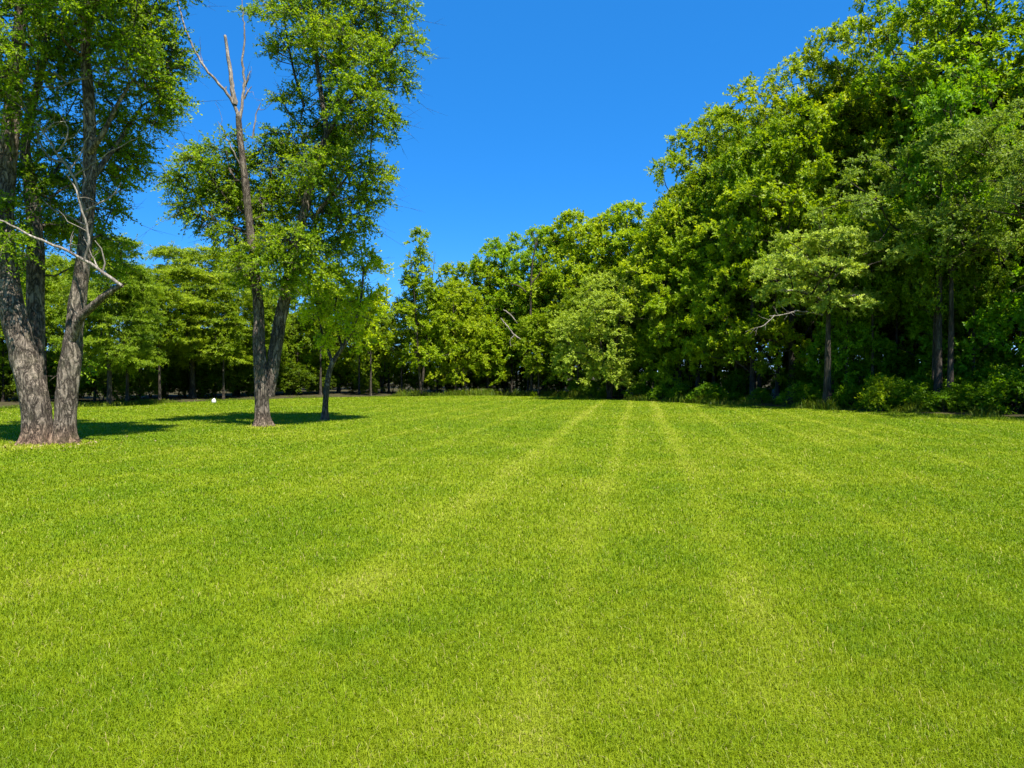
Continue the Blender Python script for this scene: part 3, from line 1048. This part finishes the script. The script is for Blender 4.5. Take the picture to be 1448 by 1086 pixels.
# ------------------------------------------------------------------ hero trees on the left of the lawn
def hero(name, d0, basepx, stems, lobes, label, seed, per, twigs, leaves, size, spray, bark, mat, flare, deads=(), color=(1, 1, 1), r_twig=0.012, tint_c=0.45,
         sides=36, lift=0.7, min_z=2.5, bark_amt=0.16, rfac=0.9, sparse=(), up_w=0.6, thick=0.84):
    """stems: list of paths of (px, py, depth offset, radius); lobes: (px, py, radius px, depth offset)"""
    r = np.random.default_rng(seed)
    bx = ground_x(basepx, d0)
    org = np.array((bx, d0, 0.0))
    root = empty(name, org)
    tag(root, label, "tree")
    T = Tree(r_twig, seed)
    g = Geo()
    srs = []
    for si, st in enumerate(stems):
        pts = []
        for px, py, dz, rad_ in st:
            q = at(px, py, d0 + dz) - org
            pts.append((*q, rad_ * thick))
        c = catmull(pts, 0.09)
        sd = sides if c[0][3] > 0.15 else 14
        V, Q = tube(c[:, :3], c[:, 3], sd, bark_amt if c[0][3] > 0.1 else 0.06, flare if c[0][2] < 0.3 else None, seed + si)
        g.add(V, Q)
        sel = c[::5]
        T.add_stem(sel[:, :3])
        srs += list(sel[:, 3])
    L = [(at(px, py, d0 + dz) - org, rp / F * d0) for px, py, rp, dz in lobes]
    pos = np.concatenate([lobe_points(c, lr, lr * 0.85, max(4, int(per * (lr / L_mean(L)) ** 2)), r)[0] for c, lr in L])
    dirs = T.grow(pos, lift=lift, min_z=min_z, step=0.4)
    for _ in range(1):
        outd = unit(pos - pos.mean(0) * np.array((0.8, 0.8, 1)))
    bd = unit(dirs * 0.8 + outd * 0.4)
    V, Q, tint, tw = sprays(pos, bd, spray, twigs, leaves, size, r, 0.8, 0.18, 0.55, up_w, tint_c=tint_c)
    T.wood(np.array(srs), 6, g, skip_stem=True)
    twig_tubes(g, tw, 0.006, r, 1)
    A, B = tw[0].reshape(-1, 3)[::9], tw[1].reshape(-1, 3)[::9]          # bare shoots beyond the leaves
    C2 = B + (B - A) * r.uniform(0.5, 1.6, (len(A), 1)) + r.normal(0, 0.08, A.shape)
    twig_tubes(g, (B, C2), 0.0055, r, 1)
    D2 = (B + C2) / 2 + (C2 - B) * 0.4 + r.normal(0, 0.18, A.shape)
    twig_tubes(g, ((B + C2) / 2, D2), 0.004, r, 1)
    link("trunk", g.mesh(name + "_wood", M[bark]), root)
    c = link("crown", mesh_np(name + "_leaves", V, [Q], [M[mat]], {"tint": tint}), root)
    c.color = (*color, 1)
    for path in deads:
        gd = Geo()
        add_dead(gd, path, d0, org, r)
        link("dead_branch", gd.mesh("dead_branch", M["dead"]), root)
    return root


def L_mean(L):
    return sum(q[1] for q in L) / len(L)


def add_dead(gd, spec, d0, org, r):
    """spec: (main path [(px,py,dz,r)...], [twig paths], number of random twiglets)"""
    main, subs, nt = spec
    allp = []
    for k, path in enumerate([main] + list(subs)):
        pts = np.array([(*(at(px, py, d0 + dz) - org), rr_) for px, py, dz, rr_ in path])
        c = catmull(pts, 0.12)
        c[1:-1, :3] += r.normal(0, 0.012, (len(c) - 2, 3))
        V, Q = tube(c[:, :3], c[:, 3] * (0.74 if k == 0 else 1.2), 8 if k == 0 else 6, 0.05)
        gd.add(V, Q)
        allp.append(c)
    for _ in range(nt):
        c = allp[r.integers(0, len(allp))]
        i = r.integers(len(c) // 3, len(c) - 1)
        p = c[i, :3]
        t = unit(c[min(i + 1, len(c) - 1), :3] - c[i - 1, :3])
        dv = unit(t * 0.7 + r.normal(0, 0.7, 3) + np.array((0, 0, 0.1)))
        ln = r.uniform(0.25, 0.9)
        q = [p]
        for s in range(6):
            dv = unit(dv + r.normal(0, 0.22, 3))
            q.append(q[-1] + dv * ln / 6)
        rr0 = min(c[i, 3] * 0.55, 0.012)
        V, Q = tube(q, np.linspace(rr0, 0.003, 7), 4)
        gd.add(V, Q)


# --- big double-trunk tree, far left
T1_stems = [
    [(52, 634, 0, .43), (53, 610, 0, .365), (48, 560, 0, .345), (33, 500, 0, .335), (18, 440, 0, .31), (8, 380, .1, .29), (4, 320, .2, .26), (9, 240, .2, .24), (18, 150, .2, .20), (26, 70, .2, .16), (30, -30, .1, .12), (24, -140, 0, .07)],
    [(90, 634, .1, .32), (92, 600, .1, .275), (95, 550, .1, .27), (102, 500, .1, .24), (108, 440, .1, .215), (116, 380, .1, .195), (123, 310, .15, .18), (127, 230, .2, .165), (126, 150, .2, .15), (121, 70, .3, .13), (128, -40, .3, .10), (140, -150, .2, .05)],
    [(50, 630, .5, .22), (48, 570, .7, .20), (51, 500, .8, .215), (50, 430, .9, .23), (51, 370, 1.0, .22), (46, 280, 1.1, .19), (36, 200, 1.2, .12), (60, 90, 1.4, .09), (80, -40, 1.5, .05)],
    [(103, 480, 0.0, .12), (112, 452, -.15, .115), (132, 432, -.3, .10), (152, 415, -.4, .085), (172, 403, -.5, .06)],
    [(127, 215, .1, .09), (145, 190, -.1, .07), (165, 150, -.2, .05), (190, 110, -.2, .03)],
    [(125, 260, .2, .09), (150, 225, .5, .07), (175, 190, .8, .05), (200, 150, 1.0, .03)],
]
T1_lobes = [(30, 30, 50, 0), (90, 15, 50, -1), (160, 15, 48, 0), (215, 40, 42, .5), (235, 95, 36, 1), (185, 80, 42, -.4), (215, 150, 36, .6), (175, 190, 36, 1),
            (150, 135, 38, 1.5), (65, 110, 42, 1.5), (15, 150, 40, -.8), (80, 190, 42, 1.6), (28, 255, 36, 1), (85, 270, 38, 1.6), (165, 235, 28, 1.2), (150, 300, 24, 1.4),
            (150, 345, 26, 1.0), (14, 350, 26, -.6), (75, 330, 28, 1.6), (0, 80, 50, -1.2), (120, 75, 44, 1.8), (240, 135, 26, .3), (205, 100, 36, 1.2), (20, 300, 24, -.4),
            (40, -80, 85, 0), (160, -90, 80, 0), (240, -40, 45, .5), (100, -190, 90, 0), (-70, -50, 90, 0), (-90, 80, 80, 0), (-80, 200, 60, 0), (-60, 300, 50, 0),
            (120, -40, 70, -1.6), (60, -110, 70, 2.0), (110, 510, 9, .3), (55, 330, 30, 2.2), (110, 380, 16, 0.9), (30, 220, 38, 2.6), (95, 240, 36, 2.9), (150, 200, 34, 2.7), (62, 300, 34, 2.9), (165, 265, 28, 2.6),
            (112, 330, 30, 2.7), (22, 385, 24, 2.2), (158, 372, 22, 2.2), (190, 235, 22, 1.8), (80, 60, 40, 2.8), (180, 40, 36, 2.2)]
T1_dead = [
    ([(172, 404, -.5, .055), (150, 388, -.6, .05), (120, 368, -.7, .045), (85, 350, -.8, .04), (50, 337, -.9, .035), (15, 318, -1.0, .028), (-30, 300, -1.1, .015)],
     [[(120, 368, -.7, .03), (126, 345, -.75, .024), (122, 318, -.8, .02), (114, 290, -.85, .018), (104, 262, -.9, .014), (92, 244, -.9, .008)],
      [(100, 356, -.75, .02), (100, 345, -.8, .014), (104, 332, -.8, .007)],
      [(145, 385, -.6, .02), (148, 372, -.6, .016), (142, 352, -.6, .010), (134, 340, -.6, .006)],
      [(138, 378, -.6, .016), (128, 360, -.5, .012), (118, 335, -.5, .008)]], 12),
    ([(120, 322, -.2, .045), (116, 290, -.4, .038), (106, 255, -.5, .034), (90, 228, -.6, .03), (72, 205, -.7, .027), (50, 172, -.8, .024), (25, 148, -.9, .02), (-5, 126, -1.0, .012)],
     [[(90, 228, -.6, .02), (70, 222, -.6, .016), (56, 200, -.7, .012), (46, 176, -.7, .008)],
      [(98, 240, -.5, .02), (112, 222, -.4, .016), (120, 200, -.4, .012), (132, 180, -.4, .008), (148, 165, -.4, .005)],
      [(80, 215, -.6, .018), (92, 200, -.7, .014), (96, 180, -.7, .010), (86, 164, -.7, .006)],
      [(104, 250, -.5, .02), (130, 232, -.5, .015), (160, 212, -.5, .011), (196, 194, -.5, .006)],
      [(40, 160, -.8, .014), (32, 140, -.8, .010), (24, 120, -.8, .006)],
      [(114, 280, -.4, .018), (120, 255, -.3, .014), (116, 232, -.3, .010), (106, 212, -.3, .006)],
      [(60, 188, -.7, .014), (78, 176, -.7, .010), (100, 170, -.7, .006)],
      [(118, 300, -.3, .025), (140, 288, -.3, .02), (158, 278, -.3, .014), (172, 258, -.3, .008)],
      [(120, 318, -.3, .02), (100, 308, -.4, .015), (76, 296, -.5, .010), (60, 282, -.5, .006)]], 34),
    ([(125, 110, -.1, .04), (112, 112, -.3, .032), (96, 118, -.4, .026), (80, 124, -.5, .02), (62, 122, -.5, .015), (48, 130, -.6, .008)],
     [[(96, 118, -.4, .016), (84, 108, -.5, .011), (74, 100, -.5, .006)]], 8),
]
hero("double_trunk_tree", 16.8, 66, T1_stems, T1_lobes, "big old tree with two thick furrowed trunks and tangled dead branches, far left", 201,
     30, 7, 18, 0.076, 0.52, "bark_hero", "leaf_near", (0.42, 0.20), T1_dead, (0.95, 1, 1), 0.011, 0.38)

# --- forked tree in the lawn
T2_stems = [
    [(372, 608, 0, .33), (371, 590, 0, .27), (370, 560, 0, .255), (368, 520, 0, .22), (366, 480, 0, .205), (366, 440, 0, .185), (361, 390, 0, .165), (354, 330, 0, .14), (347, 260, 0, .125), (341, 210, 0, .11), (337, 165, 0, .10)],
    [(380, 560, .12, .20), (386, 520, .15, .225), (393, 470, .2, .225), (403, 420, .25, .205), (416, 360, .3, .18), (430, 300, .35, .16), (447, 235, .4, .14), (463, 190, .4, .12)],
    [(463, 190, .4, .11), (455, 140, .5, .09), (447, 80, .6, .07), (440, 10, .6, .055), (434, -60, .6, .03)],
    [(463, 190, .4, .10), (482, 158, .3, .085), (510, 128, .2, .065), (545, 85, .1, .045), (570, 45, 0, .03), (576, 5, 0, .015)],
    [(442, 310, .3, .07), (462, 285, .1, .06), (482, 262, 0, .045), (500, 235, -.1, .03)],
    [(430, 150, .8, .05), (418, 110, .9, .045), (407, 60, 1.0, .035), (400, 10, 1.0, .02)],
    [(418, 350, .1, .07), (404, 335, -.3, .06), (396, 318, -.6, .04)],
]
T2_lobes = [(430, 40, 42, .5), (490, 25, 46, .3), (550, 15, 34, 0), (470, -45, 60, .4), (540, -50, 50, 0), (400, -10, 32, 1), (515, 95, 44, -.4), (555, 110, 26, .1), (455, 105, 36, 1.2),
            (415, 145, 26, 1.1), (395, 70, 22, 1), (480, 165, 40, 1.3), (530, 175, 32, .2), (440, 200, 38, 1.4), (408, 225, 34, 1.4), (500, 235, 36, -.2), (532, 245, 22, .2), (455, 270, 40, 1.2), (395, 285, 36, 1.3),
            (305, 225, 28, .3), (272, 238, 24, -.2), (248, 262, 20, 0), (312, 280, 34, .9), (275, 290, 22, .2), (340, 300, 36, 1.2), (370, 335, 36, 1.2), (425, 345, 38, 1.0), (470, 320, 36, .8), (505, 300, 30, .3),
            (392, 375, 28, -.9), (440, 372, 30, -.6), (352, 372, 26, -.3), (478, 350, 24, .5), (362, 25, 16, .5), (332, 195, 14, .2), (415, 340, 28, -1.0), (320, 330, 20, .2), (525, 60, 38, 1.4), (460, 60, 38, -1.0),
            (570, 60, 20, -.3), (500, 140, 36, -1.2), (300, 250, 30, 1.4), (440, 240, 34, -.8), (420, 290, 34, 2.0), (345, 232, 26, 1.0), (368, 250, 28, 1.3), (388, 205, 24, 1.2), (328, 262, 26, .6), (360, 300, 30, .8), (298, 325, 22, .6), (258, 300, 16, 0), (350, 396, 22, .3),
            (402, 398, 20, -.6), (458, 392, 22, .3), (378, 345, 26, -.5), (470, 215, 34, 2.0), (360, 270, 26, 2.0), (520, 280, 24, 1.2), (495, 200, 30, .8)]
T2_dead = [
    ([(338, 172, 0, .085), (332, 150, -.05, .065), (318, 128, -.1, .055), (300, 108, -.15, .05), (283, 85, -.2, .045), (268, 55, -.25, .04), (257, 25, -.3, .035), (250, -5, -.3, .028), (244, -50, -.3, .012)],
     [[(332, 148, -.05, .065), (328, 120, 0, .055), (323, 85, 0, .045), (318, 50, 0, .035)],
      [(318, 130, -.1, .03), (320, 122, -.1, .015)]], 6),
    ([(338, 172, 0, .075), (343, 145, .05, .06), (345, 115, .1, .05), (343, 85, .1, .045), (346, 50, .1, .035), (343, 15, .1, .02), (342, -20, .1, .008)],
     [[(344, 125, .1, .03), (350, 112, .1, .024), (354, 100, .1, .012)], [(345, 140, .1, .03), (350, 130, .1, .02), (356, 122, .1, .008)]], 5),
    ([(356, 195, .1, .04), (361, 170, .1, .03), (364, 155, .1, .02), (369, 145, .1, .01)], [], 2),
    ([(342, 238, 0, .035), (330, 215, -.1, .028), (318, 190, -.1, .02), (308, 172, -.1, .01)], [], 4),
]
hero("forked_tree", 22.4, 371, T2_stems, T2_lobes, "forked leafy tree standing in the lawn with bare dead tops on its left stem", 202,
     21, 7, 18, 0.086, 0.60, "bark_mid", "leaf_near", (0.45, 0.18), T2_dead, (1, 1.02, 1), 0.011, 0.44)

# --- slender young tree
T3_stems = [
    [(460, 600, 0, .16), (460, 575, 0, .125), (462, 550, 0, .115), (466, 525, 0, .105), (473, 508, 0, .10), (484, 492, 0, .085), (497, 468, 0, .07), (507, 440, 0, .055), (512, 410, 0, .045), (513, 375, 0, .03), (508, 335, 0, .015)],
    [(470, 512, 0, .07), (464, 496, .1, .06), (458, 480, .1, .05), (452, 455, .2, .035), (446, 425, .2, .02)],
    [(484, 492, 0, .05), (478, 470, .3, .045), (474, 440, .4, .035), (478, 405, .5, .02)],
]
T3_lobes = [(470, 430, 22, .3), (498, 408, 22, .2), (448, 440, 20, .2), (520, 440, 20, -.1), (508, 365, 20, 0), (528, 385, 16, .2), (484, 462, 22, -.3), (442, 405, 18, .3), (515, 480, 14, 0), (498, 340, 12, 0), (470, 395, 20, .6), (535, 420, 14, .3),
            (452, 480, 14, -.2), (500, 440, 18, .8)]
hero("young_tree", 25.2, 461, T3_stems, T3_lobes, "slender young tree with a leaning stem and thin yellow-green crown, right of the forked tree", 203,
     11, 6, 14, 0.105, 0.45, "bark_mid", "leaf_near", (0.5, 0.12), (), (1.4, 1.35, 1), 0.008, 0.8, sides=18, min_z=1.8, bark_amt=0.1)

# --- dead snag on the tree line, and pale dead branches hanging beside it
snag = empty("dead_snag", (ground_x(757, 53.4), 53.4, 0))
tag(snag, "bare dead snag rising above the middle of the tree line", "dead tree")
gd = Geo()
add_dead(gd, ([(752, 555, 0, .15), (750, 480, 0, .11), (751, 400, -.3, .085), (754, 365, -.4, .07), (757, 345, -.5, .055), (751, 326, -.6, .02)],
              [[(756, 350, 0, .05), (760, 342, 0, .04), (759, 335, 0, .02)], [(751, 420, 0, .06), (735, 405, -.2, .04), (722, 402, -.3, .02)],
               [(752, 400, 0, .05), (764, 385, 0, .03), (766, 365, 0, .015)]], 12), 53.4, np.array(snag.location), np.random.default_rng(3))
link("trunk", gd.mesh("snag_wood", M["bark"]), snag)
fall = empty("fallen_dead_limb", at(725, 480, 52.2))
tag(fall, "pale dead limb hanging among the leaves below the dead snag", "dead branch")
gd = Geo()
add_dead(gd, ([(708, 450, 0, .05), (718, 462, -.2, .06), (728, 474, -.4, .06), (738, 480, -.5, .05), (750, 483, -.6, .02)],
              [[(728, 474, -.4, .04), (722, 480, -.4, .03), (722, 490, -.4, .01)], [(712, 438, 0, .03), (722, 445, -.1, .04), (732, 458, -.2, .02)]], 6),
         52.2, np.array(fall.location), np.random.default_rng(4))
link("limb", gd.mesh("limb_wood", M["dead"]), fall)

# --- bare grey limbs under the pale umbrella-shaped tree
um = [o for o in bpy.data.objects if o.get("label", "").startswith("small pale umbrella")][0]
org = np.array(um.location)
gd = Geo()
D = 33.4
add_dead(gd, ([(1163, 432, 0, 0.0420), (1180, 422, -.6, 0.0330), (1205, 418, -1.2, 0.0240), (1228, 416, -1.8, 0.0120)],
              [[(1163, 425, 0, 0.0360), (1135, 412, -.7, 0.0270), (1105, 410, -1.4, 0.0120)], [(1163, 445, 0, 0.0360), (1130, 440, -.8, 0.0300), (1108, 445, -1.6, 0.0180), (1088, 447, -2.0, 0.0100)],
               [(1163, 400, 0, 0.0360), (1150, 380, -.8, 0.0270), (1140, 360, -1.6, 0.0120)], [(1163, 405, 0, 0.0360), (1185, 388, -.8, 0.0240), (1200, 365, -1.6, 0.0120)],
               [(1095, 447, -1.6, 0.0180), (1080, 460, -1.9, 0.0120), (1066, 464, -2.1, 0.0060)]], 26), D, org, np.random.default_rng(8))
md = bpy.data.objects.new("dead_branch", gd.mesh("dead_branch", M["dead"]))
COL.objects.link(md)
md.parent = um
md.matrix_parent_inverse = um.matrix_basis.inverted()
md.matrix_parent_inverse.translation = (0, 0, 0)
md.matrix_parent_inverse = (um.matrix_basis.to_3x3().inverted()).to_4x4()

# --- white marker stone at the edge of the trees
mw, nt, out = new_mat("white_stone")
p = N(nt, "ShaderNodeBsdfPrincipled")
nz = N(nt, "ShaderNodeTexNoise")
nz.inputs["Scale"].default_value = 9
crw = N(nt, "ShaderNodeValToRGB")
crw.color_ramp.elements[0].color = (0.34, 0.34, 0.33, 1)
crw.color_ramp.elements[1].color = (0.52, 0.52, 0.50, 1)
nt.links.new(nz.outputs["Fac"], crw.inputs[0])
nt.links.new(crw.outputs[0], p.inputs["Base Color"])
p.inputs["Roughness"].default_value = 0.8
nt.links.new(p.outputs[0], out.inputs[0])
import bmesh
bm = bmesh.new()
bmesh.ops.create_icosphere(bm, subdivisions=3, radius=0.19)
for v in bm.verts:
    k = 0.75 + 0.25 * math.sin(v.co.x * 17 + v.co.y * 11) * 0.5 + 0.12 * math.sin(v.co.z * 13 + v.co.x * 9)
    v.co = Vector((v.co.x * 0.8 * k, v.co.y * 0.7, v.co.z * 1.25 * k))
    if v.co.z < -0.05:
        v.co.z = -0.05
me = bpy.data.meshes.new("marker_stone")
bm.to_mesh(me)
bm.free()
me.materials.append(mw)
for pl in me.polygons:
    pl.use_smooth = True
st = link("marker_stone", me)
st.location = (ground_x(302, 40.4), 40.4, 0.05)
tag(st, "small white stone at the far lawn edge left of the forked tree", "stone")
